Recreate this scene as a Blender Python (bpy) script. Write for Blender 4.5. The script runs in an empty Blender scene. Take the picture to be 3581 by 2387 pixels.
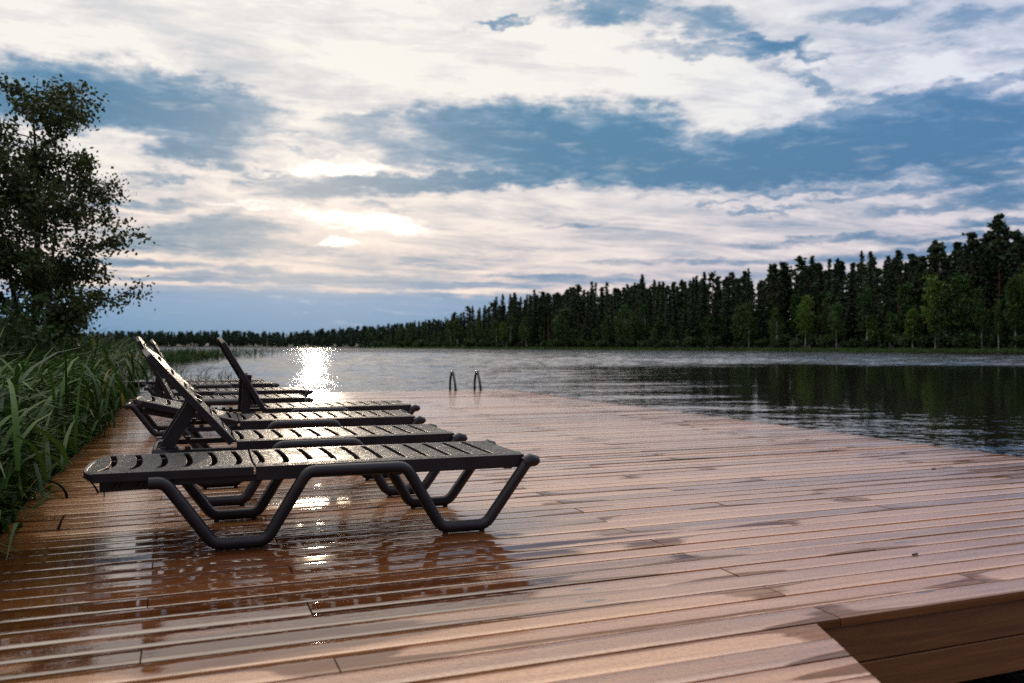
import bpy, bmesh, math, random
import numpy as np
from mathutils import Vector, Matrix, Quaternion
random.seed(7); rng = np.random.default_rng(11)
R = math.radians
S = bpy.context.scene
COL = S.collection

# ------------------------------------------------------------------ camera, exposure
CAM_YAW = 21.31
cam_d = bpy.data.cameras.new('camera'); cam = bpy.data.objects.new('camera', cam_d); COL.objects.link(cam)
cam.location = (0, 0, .85)
cam.rotation_euler = (R(90.29), 0, R(-CAM_YAW))
cam_d.sensor_width = 36; cam_d.lens = 29.85
cam_d.clip_start = .05; cam_d.clip_end = 20000
cam_d.dof.use_dof = True; cam_d.dof.focus_distance = 4.6; cam_d.dof.aperture_fstop = 2.8
S.camera = cam
S.view_settings.view_transform = 'Standard'; S.view_settings.look = 'None'
S.view_settings.exposure = 0.0; S.view_settings.gamma = 1.0
S.render.engine = 'CYCLES'; S.cycles.use_denoising = False
S.cycles.max_bounces = 8; S.cycles.transparent_max_bounces = 8
S.cycles.sample_clamp_indirect = 6; S.cycles.caustics_reflective = False; S.cycles.caustics_refractive = False

# ------------------------------------------------------------------ sun and sky
SUN_AZ, SUN_EL = 8.2, 8.0            # azimuth from +Y towards +X
sd = Vector((math.sin(R(SUN_AZ))*math.cos(R(SUN_EL)), math.cos(R(SUN_AZ))*math.cos(R(SUN_EL)), math.sin(R(SUN_EL))))
sl = bpy.data.lights.new('sun', 'SUN'); sl.energy = .5; sl.angle = R(1.0); sl.color = (1.0, .80, .58)
sun = bpy.data.objects.new('sun', sl); COL.objects.link(sun); sun.rotation_euler = sd.to_track_quat('Z', 'Y').to_euler()
sun.location = (0, 0, 50)

W = bpy.data.worlds.new('World'); S.world = W; W.use_nodes = True

class NT:
    """tiny helper for building node trees"""
    def __init__(s, tree): s.t = tree; s.n = tree.nodes; s.l = tree.links
    def node(s, kind, **kw):
        n = s.n.new(kind)
        for k, v in kw.items(): setattr(n, k, v)
        return n
    def put(s, sock, v):
        if v is None: return
        if hasattr(v, 'is_output'): s.l.new(v, sock)
        else: sock.default_value = v
    def m(s, op, a, b=None, c=None, clamp=False):
        n = s.node('ShaderNodeMath', operation=op, use_clamp=clamp)
        s.put(n.inputs[0], a); s.put(n.inputs[1], b)
        if c is not None: s.put(n.inputs[2], c)
        return n.outputs[0]
    def v(s, op, a, b=None):
        n = s.node('ShaderNodeVectorMath', operation=op); s.put(n.inputs[0], a)
        if b is not None: s.put(n.inputs[1], b)
        return n.outputs['Value' if op in ('LENGTH', 'DOT_PRODUCT', 'DISTANCE') else 'Vector']
    def xyz(s, x=0., y=0., z=0.):
        n = s.node('ShaderNodeCombineXYZ')
        for i, q in enumerate((x, y, z)): s.put(n.inputs[i], q)
        return n.outputs[0]
    def sep(s, a):
        n = s.node('ShaderNodeSeparateXYZ'); s.put(n.inputs[0], a); return n.outputs
    def noise(s, vec, scale, detail=4., rough=.55, dist=0., dim='3D', col=False):
        n = s.node('ShaderNodeTexNoise', noise_dimensions=dim)
        if vec is not None: s.put(n.inputs['Vector'], vec)
        s.put(n.inputs['Scale'], scale); s.put(n.inputs['Detail'], detail); s.put(n.inputs['Roughness'], rough); s.put(n.inputs['Distortion'], dist)
        return n.outputs['Color' if col else 0]
    def smooth(s, a, lo, hi, t0=0., t1=1., kind='SMOOTHSTEP'):
        n = s.node('ShaderNodeMapRange', interpolation_type=kind)
        s.put(n.inputs['Value'], a)
        for k, q in zip(('From Min', 'From Max', 'To Min', 'To Max'), (lo, hi, t0, t1)): s.put(n.inputs[k], q)
        return n.outputs[0]
    def mix(s, f, a, b, blend='MIX'):
        n = s.node('ShaderNodeMix', data_type='RGBA', blend_type=blend)
        s.put(n.inputs[0], f)
        for q, i in ((a, 6), (b, 7)):
            s.put(n.inputs[i], (*q, 1) if isinstance(q, tuple) and len(q) == 3 else q)
        return n.outputs[2]
    def ramp(s, f, stops, interp='LINEAR'):
        n = s.node('ShaderNodeValToRGB'); s.put(n.inputs[0], f); e = n.color_ramp.elements
        n.color_ramp.interpolation = interp
        while len(e) < len(stops): e.new(.5)
        for q, (p, c) in zip(e, stops): q.position = p; q.color = (*c, 1)
        return n.outputs[0]
    def bump(s, h, strength, dist, normal=None):
        n = s.node('ShaderNodeBump'); s.put(n.inputs['Height'], h); s.put(n.inputs['Strength'], strength); s.put(n.inputs['Distance'], dist)
        if normal is not None: s.put(n.inputs['Normal'], normal)
        return n.outputs[0]

def srgb(r, g, b):
    f = lambda c: (c/255/12.92) if c <= 10 else ((c/255+.055)/1.055)**2.4
    return (f(r), f(g), f(b))

# cloud banks of this evening's sky: (azimuth, elevation, half width, half height, weight, tilt) in degrees
CLOUDS = [
 (-6.9,14.65,6.4,1.60,1.05,-2), (-1.6,15.02,5.0,1.77,1.05,-6), (3.4,14.98,3.2,1.10,0.85,-10), (0.9,13.34,3.9,1.04,0.90,-8), (-7.3,15.79,3.2,0.43,0.60,0),
 (-2.9,16.50,4.4,0.44,0.60,0), (0.9,12.03,2.8,0.68,0.75,0), (-1.1,12.13,1.5,0.42,0.60,0), (2.7,11.76,2.4,0.48,0.60,0), (5.9,13.71,2.5,0.43,0.45,4),
 (-0.9,10.32,2.3,0.37,0.50,0), (-2.1,8.65,3.0,0.32,0.45,0), (21.4,14.47,7.0,1.51,1.05,-2), (27.9,14.11,4.9,1.65,1.05,-4), (30.7,14.83,2.0,0.87,0.80,-25),
 (12.1,14.43,4.0,0.76,0.62,4), (15.9,15.18,1.7,0.44,0.60,0), (11.0,13.43,3.1,0.38,0.45,0), (23.5,12.66,12.1,1.26,0.95,-3), (17.6,10.96,11.0,0.62,0.92,3),
 (9.3,10.19,4.2,0.50,0.62,10), (6.2,9.93,2.5,0.39,0.45,12), (33.6,11.43,9.2,1.27,1.00,-2), (40.4,10.80,6.0,0.80,0.85,0), (36.9,12.62,5.4,1.35,0.85,6),
 (44.2,12.35,5.7,1.81,0.95,2), (49.0,12.38,6.0,1.86,1.00,0), (46.7,14.38,4.3,0.75,0.70,6), (50.8,15.19,2.4,0.43,0.75,10), (42.9,14.01,3.0,0.90,0.70,8),
 (51.3,13.57,2.6,0.96,0.60,0), (50.1,10.02,3.6,0.62,0.70,0), (47.1,9.52,3.8,0.31,0.50,3), (51.3,8.68,3.1,0.75,0.60,0), (47.8,8.18,4.7,0.26,0.40,0),
 (27.9,21.50,3.8,0.76,0.72,0), (33.6,20.30,3.4,0.86,0.60,-10), (34.7,18.69,4.7,0.56,0.72,-4), (38.2,18.66,2.7,0.61,0.85,-14), (40.4,17.82,1.3,0.25,0.60,-20),
 (20.5,20.86,1.8,0.23,0.60,10), (30.2,19.35,1.7,0.46,0.40,0), (40.9,16.25,3.6,0.41,0.40,-22), (44.2,19.83,3.0,0.48,0.30,0), (50.1,18.69,2.7,0.55,0.30,0),
 (46.7,17.57,3.1,0.43,0.26,0), (51.3,16.42,1.8,0.47,0.26,0), (1.7,7.39,5.2,0.60,0.62,2), (0.1,5.96,4.3,0.43,0.55,0), (5.9,6.59,4.1,0.73,0.42,-4),
 (5.4,7.68,3.3,0.39,0.40,-10), (-2.9,5.04,4.2,0.21,0.72,0), (4.1,4.94,2.4,0.33,0.62,0), (0.4,6.79,6.6,0.97,0.40,0), (-0.4,4.18,5.1,0.16,0.60,0),
 (7.6,4.37,8.3,0.40,0.55,0), (13.3,5.61,5.7,0.86,0.34,0), (16.2,4.05,7.5,0.23,0.55,0), (23.5,4.64,5.3,0.17,0.40,0), (-7.6,0.61,11.2,2.31,1.00,0),
 (4.9,0.81,11.8,2.59,1.05,0), (14.7,0.98,8.6,1.92,0.85,0), (22.0,0.69,7.6,1.47,0.60,0), (7.6,3.24,11.5,0.34,0.70,0), (19.1,3.04,7.0,0.41,0.50,0),
 (24.9,4.49,4.7,0.29,0.40,0), (37.7,8.63,2.4,0.22,0.45,-2), (40.6,9.71,4.2,0.27,0.50,2), (42.9,9.16,2.5,0.21,0.40,0), (35.0,9.16,1.7,0.17,0.35,0),
 (41.7,6.62,4.9,0.24,0.48,1), (46.7,5.65,4.8,0.32,0.55,2), (32.4,5.56,4.0,0.20,0.45,0), (38.5,5.42,3.2,0.17,0.40,0), (49.0,6.44,3.7,0.21,0.50,0),
 (51.3,7.18,2.6,0.25,0.60,0), (27.9,5.63,2.6,0.17,0.35,0), (24.9,7.97,2.3,0.14,0.25,0), (8.2,12.48,2.5,0.22,0.30,0), (4.9,10.95,1.6,0.22,0.35,0),
 (3.3,10.05,1.3,0.27,0.40,0), (12.1,9.30,2.0,0.23,0.35,0), (-30,12,16,4,0.8,0), (-50,16,14,4,0.7,0), (80,20,14,4,0.7,0),
 (100,10,16,3,0.8,0), (62,14,9,4,1,0),
]
GLOWS = [(11.3,8.29,4.0,0.62,1.10,-7), (9.8,6.78,1.6,0.26,1.00,0), (9.3,11.63,3.6,0.50,1.00,2), (3.8,8.85,2.4,0.16,0.60,0), (7.6,8.88,1.1,0.22,0.60,0)]

def build_world():
    t = NT(W.node_tree); t.n.clear()
    out = t.node('ShaderNodeOutputWorld')
    D = t.node('ShaderNodeTexCoord').outputs['Generated']
    D = t.v('NORMALIZE', D)
    x, y, z = t.sep(D)
    az = t.m('MULTIPLY', t.m('ARCTAN2', x, y), 180/math.pi)
    el = t.m('MULTIPLY', t.m('ARCSINE', z), 180/math.pi)
    # cloud layer seen in perspective: features flatten towards the horizon
    h = t.m('ADD', t.m('MAXIMUM', z, 0.), .10)
    P = t.xyz(t.m('DIVIDE', x, h), t.m('DIVIDE', y, h), 0.)
    ae = t.xyz(az, el, 0.)
    wn = t.sep(t.noise(t.v('MULTIPLY', ae, (.16, .42, 1.)), 1., 2., .5, col=True))
    wn2 = t.sep(t.noise(t.v('MULTIPLY', ae, (.55, 1.25, 1.)), 1., 7., .60, col=True))
    wa = t.m('ADD', t.m('MULTIPLY_ADD', wn[0], 2.4, -1.2), t.m('MULTIPLY_ADD', wn2[0], 4.4, -2.2))
    we = t.m('ADD', t.m('MULTIPLY_ADD', wn[1], .9, -.45), t.m('MULTIPLY_ADD', wn2[1], 2.4, -1.2))
    damp = t.smooth(el, 1., 12., .10, 1.)
    Q = t.xyz(t.m('ADD', az, wa), t.m('MULTIPLY_ADD', we, damp, el), 0.)
    def blobs(lst, src):
        tot = None
        for (a, e, ra, re, w, tilt) in lst:
            mp = t.node('ShaderNodeMapping', vector_type='TEXTURE')
            t.put(mp.inputs['Vector'], src)
            mp.inputs['Location'].default_value = (a, e, 0); mp.inputs['Rotation'].default_value = (0, 0, R(tilt)); mp.inputs['Scale'].default_value = (ra*1.55, re*1.55, 1)
            g = t.node('ShaderNodeTexGradient', gradient_type='SPHERICAL'); t.put(g.inputs[0], mp.outputs[0])
            g2 = t.smooth(g.outputs['Fac'], 0., .75)
            tot = t.m('MULTIPLY', g2, w) if tot is None else t.m('MAXIMUM', t.m('MULTIPLY', g2, w), t.m('MULTIPLY_ADD', g2, w*.22, tot))
        return tot
    d = blobs(CLOUDS, Q)
    det = t.m('SUBTRACT', t.noise(P, 3.4, 9., .62, .25), .5)
    det2 = t.m('SUBTRACT', t.noise(t.v('MULTIPLY', ae, (.22, 1.05, 1.)), 1., 9., .64, .5), .5)
    body = t.smooth(d, .02, .4, .55, 1.)
    d = t.m('ADD', d, t.smooth(el, 25., 50., 0., .30))
    veil = t.m('MULTIPLY', t.smooth(el, 15., 11.), t.smooth(el, 1., 4.))
    d = t.m('MULTIPLY_ADD', veil, t.smooth(az, 14., 50., .13, .27), d)
    d = t.m('MULTIPLY_ADD', t.smooth(az, 28., 48.), t.smooth(el, 15., 19., 0., .16), d)
    cir = t.m('SUBTRACT', t.noise(t.v('MULTIPLY', P, (1., 2.2, 1.)), 1.5, 8., .62, .6), .42)
    d = t.m('ADD', d, t.m('MULTIPLY', t.m('MAXIMUM', cir, 0.), 1.6))
    n = t.m('ADD', t.m('MULTIPLY', det, t.smooth(el, 1., 12., .3, 1.7)), t.m('MULTIPLY', det2, t.smooth(el, .5, 6., .35, 1.35)))
    d = t.m('MULTIPLY_ADD', n, body, d)
    dens = t.smooth(d, .08, 1.22, kind='LINEAR')
    cream = t.mix(t.smooth(az, 24., 56.), srgb(248, 245, 238), srgb(226, 231, 243))
    cream = t.mix(t.m('MULTIPLY', t.smooth(el, 15., 4.), .9), cream, t.mix(t.smooth(az, 8., 40.), srgb(253, 236, 222), srgb(238, 226, 224)))
    cl = t.ramp(dens, [(0., (1, 1, 1)), (.16, srgb(238, 238, 244)), (.36, srgb(204, 212, 226)), (.58, srgb(152, 178, 206)), (.84, srgb(108, 152, 190)), (1., srgb(96, 143, 182))])
    low = t.smooth(el, 7., 2.)
    cl = t.mix(t.m('MULTIPLY', low, .60), cl, t.ramp(dens, [(0., (1, 1, 1)), (.22, srgb(214, 214, 226)), (.5, srgb(128, 172, 222)), (.8, srgb(104, 156, 214))]))
    col = t.mix(1., cream, cl, 'MULTIPLY')
    # the light breaking through round the hidden sun
    ang = t.m('MULTIPLY', t.m('ARCCOSINE', t.v('DOT_PRODUCT', D, tuple(sd))), 180/math.pi)
    halo = t.m('POWER', t.smooth(ang, 17., 0., kind='LINEAR'), 1.8)
    col = t.mix(t.m('MULTIPLY', halo, .42), col, (1.06, .92, .80))
    bank = t.m('MULTIPLY', t.m('MULTIPLY', t.smooth(el, 4.4, 2.6), t.smooth(t.m('MULTIPLY_ADD', det2, .9, dens), .10, .42)), t.smooth(az, 34., 12.))
    col = t.mix(t.m('MULTIPLY', bank, .92), col, t.mix(t.smooth(el, 0., 4.), srgb(102, 152, 190), srgb(142, 172, 204)))
    # bright cream barely lifted; unseen sky overhead is boosted to light the deck
    lum = t.v('DOT_PRODUCT', col, (.25, .6, .15))
    hdr = t.m('MULTIPLY', t.m('MULTIPLY_ADD', t.m('MULTIPLY', t.smooth(lum, .86, .97), t.smooth(el, 13., 18.)), .05, t.smooth(lum, .80, 1.0, 1., 1.0)), t.smooth(el, 21.5, 33., 1., 3.5))
    col = t.mix(1., col, t.xyz(hdr, t.m('POWER', hdr, .95), t.m('POWER', hdr, .86)), 'MULTIPLY')
    gl = blobs(GLOWS, Q)
    glow = t.smooth(t.m('MULTIPLY_ADD', t.m('ADD', det2, t.m('MULTIPLY', det, .5)), 1.6, gl), .05, 1.35)
    col = t.mix(glow, col, (1.5, 1.38, 1.22))
    # away from the sunset the overcast is dimmer
    back = t.smooth(t.v('DOT_PRODUCT', D, (math.sin(R(SUN_AZ+10)), math.cos(R(SUN_AZ+10)), 0.)), .45, -.35, 1., .42)
    col = t.mix(1., col, t.xyz(back, back, t.m('POWER', back, .85)), 'MULTIPLY')
    sky = t.node('ShaderNodeTexSky', sky_type='NISHITA', sun_disc=False, sun_elevation=R(SUN_EL), sun_rotation=R(SUN_AZ))
    b1 = t.node('ShaderNodeBackground'); t.put(b1.inputs[0], sky.outputs[0]); b1.inputs[1].default_value = .05
    b2 = t.node('ShaderNodeBackground'); t.put(b2.inputs[0], col); b2.inputs[1].default_value = 1.0
    ms = t.node('ShaderNodeMixShader'); ms.inputs[0].default_value = .975
    t.l.new(b1.outputs[0], ms.inputs[1]); t.l.new(b2.outputs[0], ms.inputs[2]); t.l.new(ms.outputs[0], out.inputs[0])
build_world()
W.cycles.sampling_method = 'MANUAL'; W.cycles.sample_map_resolution = 1024

# ------------------------------------------------------------------ object helpers
def tag(o, label=None, cat=None, group=None, kind=None):
    if label: o['label'] = label
    if cat: o['category'] = cat
    if group: o['group'] = group
    if kind: o['kind'] = kind
    return o
def empty(name, loc=(0, 0, 0), rz=0.):
    o = bpy.data.objects.new(name, None); COL.objects.link(o); o.location = loc; o.rotation_euler = (0, 0, rz)
    o.empty_display_size = .2
    return o
def copy_tree(o, parent=None):
    c = o.copy(); COL.objects.link(c); c.parent = parent
    for ch in list(o.children): copy_tree(ch, c)
    return c
class MB:
    """collects verts and faces for ONE mesh object"""
    def __init__(s): s.v = []; s.f = []; s.mi = []
    def add(s, vs, fs, mi=0):
        b = len(s.v); s.v += [tuple(q) for q in vs]
        s.f += [tuple(i+b for i in f) for f in fs]; s.mi += [mi]*len(fs)
    def box(s, lo, hi, mi=0, M=None):
        (a, b, c), (d, e, f) = lo, hi
        vs = [Vector(q) for q in ((a,b,c),(d,b,c),(d,e,c),(a,e,c),(a,b,f),(d,b,f),(d,e,f),(a,e,f))]
        if M is not None: vs = [M @ q for q in vs]
        s.add(vs, [(0,3,2,1),(4,5,6,7),(0,1,5,4),(1,2,6,5),(2,3,7,6),(3,0,4,7)], mi)
    def tube(s, pts, r, n=10, mi=0, cap=True, flat=1.):
        pts = [Vector(p) for p in pts]; rr = r if isinstance(r, (list, tuple)) else [r]*len(pts)
        rings = []; ref = None
        for i, p in enumerate(pts):
            if i == 0: t = pts[1]-p
            elif i == len(pts)-1: t = p-pts[i-1]
            else: t = (pts[i+1]-p).normalized()+(p-pts[i-1]).normalized()
            t.normalize()
            if ref is None: ref = Vector((0, 1, 0)) if abs(t.y) < .9 else Vector((1, 0, 0))
            u = (ref-t*ref.dot(t)).normalized(); w = t.cross(u); ref = u
            rings.append([p+u*(math.cos(a)*rr[i]*flat)+w*(math.sin(a)*rr[i]) for a in (2*math.pi*k/n for k in range(n))])
        vs = [q for rg in rings for q in rg]; fs = []
        for i in range(len(pts)-1):
            for k in range(n):
                a, b = i*n+k, i*n+(k+1) % n
                fs.append((a, b, b+n, a+n))
        if cap: fs += [tuple(range(n))[::-1], tuple((len(pts)-1)*n+k for k in range(n))]
        s.add(vs, fs, mi)
    def build(s, name, mats, parent=None, smooth=None, bevel=None):
        me = bpy.data.meshes.new(name); me.from_pydata(s.v, [], s.f)
        for m in (mats if isinstance(mats, (list, tuple)) else [mats]): me.materials.append(m)
        if any(s.mi): me.polygons.foreach_set('material_index', s.mi)
        bm = bmesh.new(); bm.from_mesh(me); bmesh.ops.recalc_face_normals(bm, faces=bm.faces); bm.to_mesh(me); bm.free()
        o = bpy.data.objects.new(name, me); COL.objects.link(o); o.parent = parent
        if smooth is not None:
            me.shade_smooth()
            me.set_sharp_from_angle(angle=R(smooth))
        if bevel:
            b = o.modifiers.new('bevel', 'BEVEL'); b.width = bevel; b.segments = 2; b.limit_method = 'ANGLE'; b.angle_limit = R(40)
        return o
def mesh_np(name, verts, faces, mats, parent=None, attrs=None, mi=None, smooth=False):
    """fast mesh from numpy arrays; faces (n,k)"""
    me = bpy.data.meshes.new(name); nv, nf, k = len(verts), len(faces), faces.shape[1]
    me.vertices.add(nv); me.vertices.foreach_set('co', np.asarray(verts, np.float32).ravel())
    me.loops.add(nf*k); me.loops.foreach_set('vertex_index', np.asarray(faces, np.int32).ravel())
    me.polygons.add(nf); me.polygons.foreach_set('loop_start', np.arange(0, nf*k, k, dtype=np.int32)); me.polygons.foreach_set('loop_total', np.full(nf, k, np.int32))
    for m in (mats if isinstance(mats, (list, tuple)) else [mats]): me.materials.append(m)
    if mi is not None: me.polygons.foreach_set('material_index', np.asarray(mi, np.int32))
    for an, av in (attrs or {}).items():
        a = me.attributes.new(an, 'FLOAT', 'POINT'); a.data.foreach_set('value', np.asarray(av, np.float32))
    me.update(calc_edges=True)
    if smooth: me.shade_smooth()
    o = bpy.data.objects.new(name, me); COL.objects.link(o); o.parent = parent
    return o

# ------------------------------------------------------------------ materials
def mat(name):
    m = bpy.data.materials.new(name); m.use_nodes = True; t = NT(m.node_tree)
    return m, t, t.n['Principled BSDF']
def attr(t, n): return t.node('ShaderNodeAttribute', attribute_name=n).outputs['Fac']

def wood_mat(name, deck=True):
    m, t, p = mat(name)
    pos = t.node('ShaderNodeTexCoord').outputs['Object'] if not deck else t.node('ShaderNodeNewGeometry').outputs['Position']
    rnd = attr(t, 'rnd'); endd = attr(t, 'endd'); vv = attr(t, 'vv')
    px, py, pz = t.sep(pos)
    off = t.m('MULTIPLY', rnd, 37.)
    gv = t.xyz(t.m('ADD', px, off), t.m('MULTIPLY', py, 1.), t.m('ADD', pz, off))
    # growth rings: stretched along the board
    g1 = t.noise(t.v('MULTIPLY', gv, (1.3, 34., 34.)), 1., 5., .6, 1.2)
    g2 = t.noise(t.v('MULTIPLY', gv, (4., 160., 160.)), 1., 3., .6)
    knot = t.node('ShaderNodeTexVoronoi'); t.put(knot.inputs['Vector'], t.v('MULTIPLY', gv, (1.6, 7.7, 7.7))); knot.inputs['Scale'].default_value = 1.; knot.inputs['Randomness'].default_value = 1.
    kd = t.smooth(knot.outputs['Distance'], .05, .10)
    tone = t.m('MULTIPLY_ADD', t.m('SUBTRACT', rnd, .5), .5, t.m('MULTIPLY_ADD', t.m('SUBTRACT', g1, .5), .9, .5))
    tone = t.m('MULTIPLY_ADD', t.m('SUBTRACT', g2, .5), .35, tone)
    dry = t.ramp(tone, [(.15, (.23, .085, .026)), (.5, (.40, .164, .058)), (.85, (.54, .255, .105))])
    wetc = t.ramp(tone, [(.15, (.075, .026, .008)), (.5, (.150, .058, .019)), (.85, (.23, .100, .036))])
    if not deck:
        c = t.mix(.88, dry, wetc); c = t.mix(kd, (.03, .012, .007), c)
        t.l.new(c, p.inputs['Base Color']); p.inputs['Roughness'].default_value = .5
        t.l.new(t.bump(g2, .25, .002), p.inputs['Normal'])
        return m
    # rain water standing in films: at board ends, along one edge, and in stretched patches
    w1 = t.noise(t.xyz(t.m('ADD', px, off), t.m('MULTIPLY', py, 5.), rnd), 1., 4., .55)
    w2 = t.noise(t.xyz(t.m('MULTIPLY', px, 1.3), t.m('MULTIPLY', py, 9.), 3.), 1., 5., .6)
    w3 = t.noise(pos, .42, 3., .5)
    # one soaked area round the front lounger, another along the outer edge
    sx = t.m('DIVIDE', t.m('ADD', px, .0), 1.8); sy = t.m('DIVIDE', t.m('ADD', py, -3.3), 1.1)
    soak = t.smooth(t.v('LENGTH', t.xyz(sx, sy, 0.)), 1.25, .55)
    edge = t.m('MULTIPLY', t.smooth(px, 4.7, 6.0), t.smooth(w3, .35, .6))
    film = t.m('ADD', t.m('MULTIPLY', w1, .58), t.m('MULTIPLY', w2, .20))
    film = t.m('ADD', film, t.m('MULTIPLY', t.m('SUBTRACT', w3, .5), .25))
    film = t.m('MULTIPLY_ADD', soak, .40, film)
    film = t.m('MULTIPLY_ADD', edge, .12, film)
    film = t.m('ADD', film, t.smooth(endd, .34, .0, 0., .30))
    lean = t.m('ABSOLUTE', t.m('SUBTRACT', vv, t.smooth(rnd, .45, .55)))
    film = t.m('ADD', film, t.smooth(lean, .34, .02, 0., .30))
    film = t.m('MULTIPLY_ADD', t.m('SUBTRACT', rnd, .5), .12, film)
    wet = t.smooth(film, .66, .72)
    # beads of rain where there is no film
    beads = t.noise(t.v('MULTIPLY', pos, (60., 95., 60.)), 1., 2., .5)
    bead_h = t.smooth(beads, .44, .66)
    small = t.noise(pos, 260., 2., .5)
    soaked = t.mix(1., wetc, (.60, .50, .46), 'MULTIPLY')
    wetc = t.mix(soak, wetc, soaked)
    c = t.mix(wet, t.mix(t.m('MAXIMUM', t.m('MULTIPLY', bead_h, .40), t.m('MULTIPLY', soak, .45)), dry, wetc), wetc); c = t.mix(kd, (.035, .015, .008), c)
    t.l.new(c, p.inputs['Base Color'])
    r = t.m('MULTIPLY_ADD', t.m('SUBTRACT', beads, .5), -.14, t.m('MULTIPLY_ADD', t.m('SUBTRACT', rnd, .5), .12, .215))
    t.l.new(t.m('MAXIMUM', t.m('MULTIPLY_ADD', wet, -.24, r), .03), p.inputs['Roughness'])
    t.l.new(t.m('MULTIPLY_ADD', wet, t.m('MULTIPLY_ADD', soak, .17, -.28), 1.5), p.inputs['IOR'])
    inv = t.m('SUBTRACT', 1., wet)
    hgt = t.m('ADD', t.m('MULTIPLY', bead_h, t.m('MULTIPLY', inv, .00035)), t.m('MULTIPLY', g1, t.m('MULTIPLY', inv, .00022)))
    hgt = t.m('MULTIPLY_ADD', small, t.m('MULTIPLY', inv, .00006), hgt)
    rip = t.noise(t.v('MULTIPLY', pos, (14., 40., 10.)), 1., 2., .5)
    hgt = t.m('MULTIPLY_ADD', rip, t.m('MULTIPLY', wet, .00035), hgt)
    t.l.new(t.bump(hgt, 1., 1.), p.inputs['Normal'])
    t.l.new(t.m('MULTIPLY_ADD', wet, t.m('MULTIPLY_ADD', soak, .40, -.75), .8), p.inputs['Coat Weight']); t.l.new(t.m('MULTIPLY_ADD', t.m('MULTIPLY', wet, soak), -.07, .14), p.inputs['Coat Roughness']); p.inputs['Coat IOR'].default_value = 1.33
    return m

def plastic_mat(name, top):
    m, t, p = mat(name)
    pos = t.node('ShaderNodeTexCoord').outputs['Object']
    if top:
        n1 = t.noise(pos, 30., 2., .5, 2.2); n2 = t.noise(pos, 17., 3., .55); n3 = t.noise(pos, 75., 2., .5, 1.5)
        worm = t.smooth(t.m('ABSOLUTE', t.m('SUBTRACT', n1, .5)), .0, .10)
        hgt = t.m('MULTIPLY_ADD', n2, .0022, t.m('MULTIPLY_ADD', n3, .0010, t.m('MULTIPLY', worm, .0024)))
        t.l.new(t.bump(hgt, 1., 1.), p.inputs['Normal'])
        t.l.new(t.smooth(t.m('MULTIPLY_ADD', worm, -.25, n2), .12, .50, .27, .50), p.inputs['Roughness'])
        p.inputs['Base Color'].default_value = (.014, .011, .012, 1)
    else:
        n1 = t.noise(pos, 220., 2., .6); n2 = t.noise(pos, 9., 4., .6)
        t.l.new(t.bump(n1, .20, .0008), p.inputs['Normal'])
        t.l.new(t.m('MULTIPLY_ADD', n2, .20, .30), p.inputs['Roughness'])
        t.l.new(t.ramp(n2, [(.3, (.0095, .0080, .0100)), (.7, (.0170, .0140, .0175))]), p.inputs['Base Color'])
    p.inputs['IOR'].default_value = 1.45
    p.inputs['Specular IOR Level'].default_value = .22 if top else .35
    return m

def leaf_mat(name, c0, c1, c2, trans=.35, rough=.5, scale=.6):
    m, t, p = mat(name)
    oi = t.node('ShaderNodeObjectInfo').outputs['Random']
    pos = t.node('ShaderNodeTexCoord').outputs['Object']
    rnd = attr(t, 'rnd')
    n = t.noise(pos, scale, 3., .55)
    f = t.m('ADD', t.m('MULTIPLY', n, .55), t.m('MULTIPLY', rnd, .45))
    f = t.m('MULTIPLY_ADD', t.m('SUBTRACT', oi, .5), .35, f)
    c = t.ramp(f, [(.25, c0), (.5, c1), (.8, c2)])
    t.l.new(c, p.inputs['Base Color']); p.inputs['Roughness'].default_value = rough
    p.inputs['Specular IOR Level'].default_value = .18
    tr = t.node('ShaderNodeBsdfTranslucent'); t.l.new(c, tr.inputs[0])
    ms = t.node('ShaderNodeMixShader'); ms.inputs[0].default_value = trans
    t.l.new(p.outputs[0], ms.inputs[1]); t.l.new(tr.outputs[0], ms.inputs[2])
    t.l.new(ms.outputs[0], t.n['Material Output'].inputs[0])
    return m
def bark_mat(name, a, b, sc=(6., 6., 1.2)):
    m, t, p = mat(name)
    pos = t.node('ShaderNodeTexCoord').outputs['Object']
    n = t.noise(t.v('MULTIPLY', pos, sc), 1., 5., .65)
    t.l.new(t.ramp(n, [(.38, a), (.62, b)]), p.inputs['Base Color']); p.inputs['Roughness'].default_value = .85
    t.l.new(t.bump(n, .5, .03), p.inputs['Normal'])
    return m
def water_mat():
    m, t, p = mat('lake_water')
    pos = t.node('ShaderNodeNewGeometry').outputs['Position']
    amp = attr(t, 'amp'); far = attr(t, 'far')
    w1 = t.noise(t.v('MULTIPLY', pos, (3.0, 3.8, 1.)), 1., 2., .55, .2)
    w4 = t.noise(t.v('MULTIPLY', pos, (.8, 4.0, 1.)), 1., 2., .55)
    w1 = t.m('ADD', t.m('MULTIPLY', w1, t.m('MULTIPLY_ADD', far, -.75, 1.)), t.m('MULTIPLY', w4, far))
    w2 = t.noise(t.v('MULTIPLY', pos, (.35, 1.5, 1.)), 1., 4., .6, .3)
    w3 = t.noise(t.v('MULTIPLY', pos, (6., 17., 1.)), 1., 2., .5)
    hgt = t.m('ADD', t.m('MULTIPLY', w1, .050), t.m('ADD', t.m('MULTIPLY', w2, .026), t.m('MULTIPLY', w3, .002)))
    t.l.new(t.bump(t.m('MULTIPLY', hgt, amp), 1., 1.), p.inputs['Normal'])
    p.inputs['Base Color'].default_value = (.010, .009, .006, 1)
    p.inputs['Roughness'].default_value = .045; p.inputs['IOR'].default_value = 1.333
    return m

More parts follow.
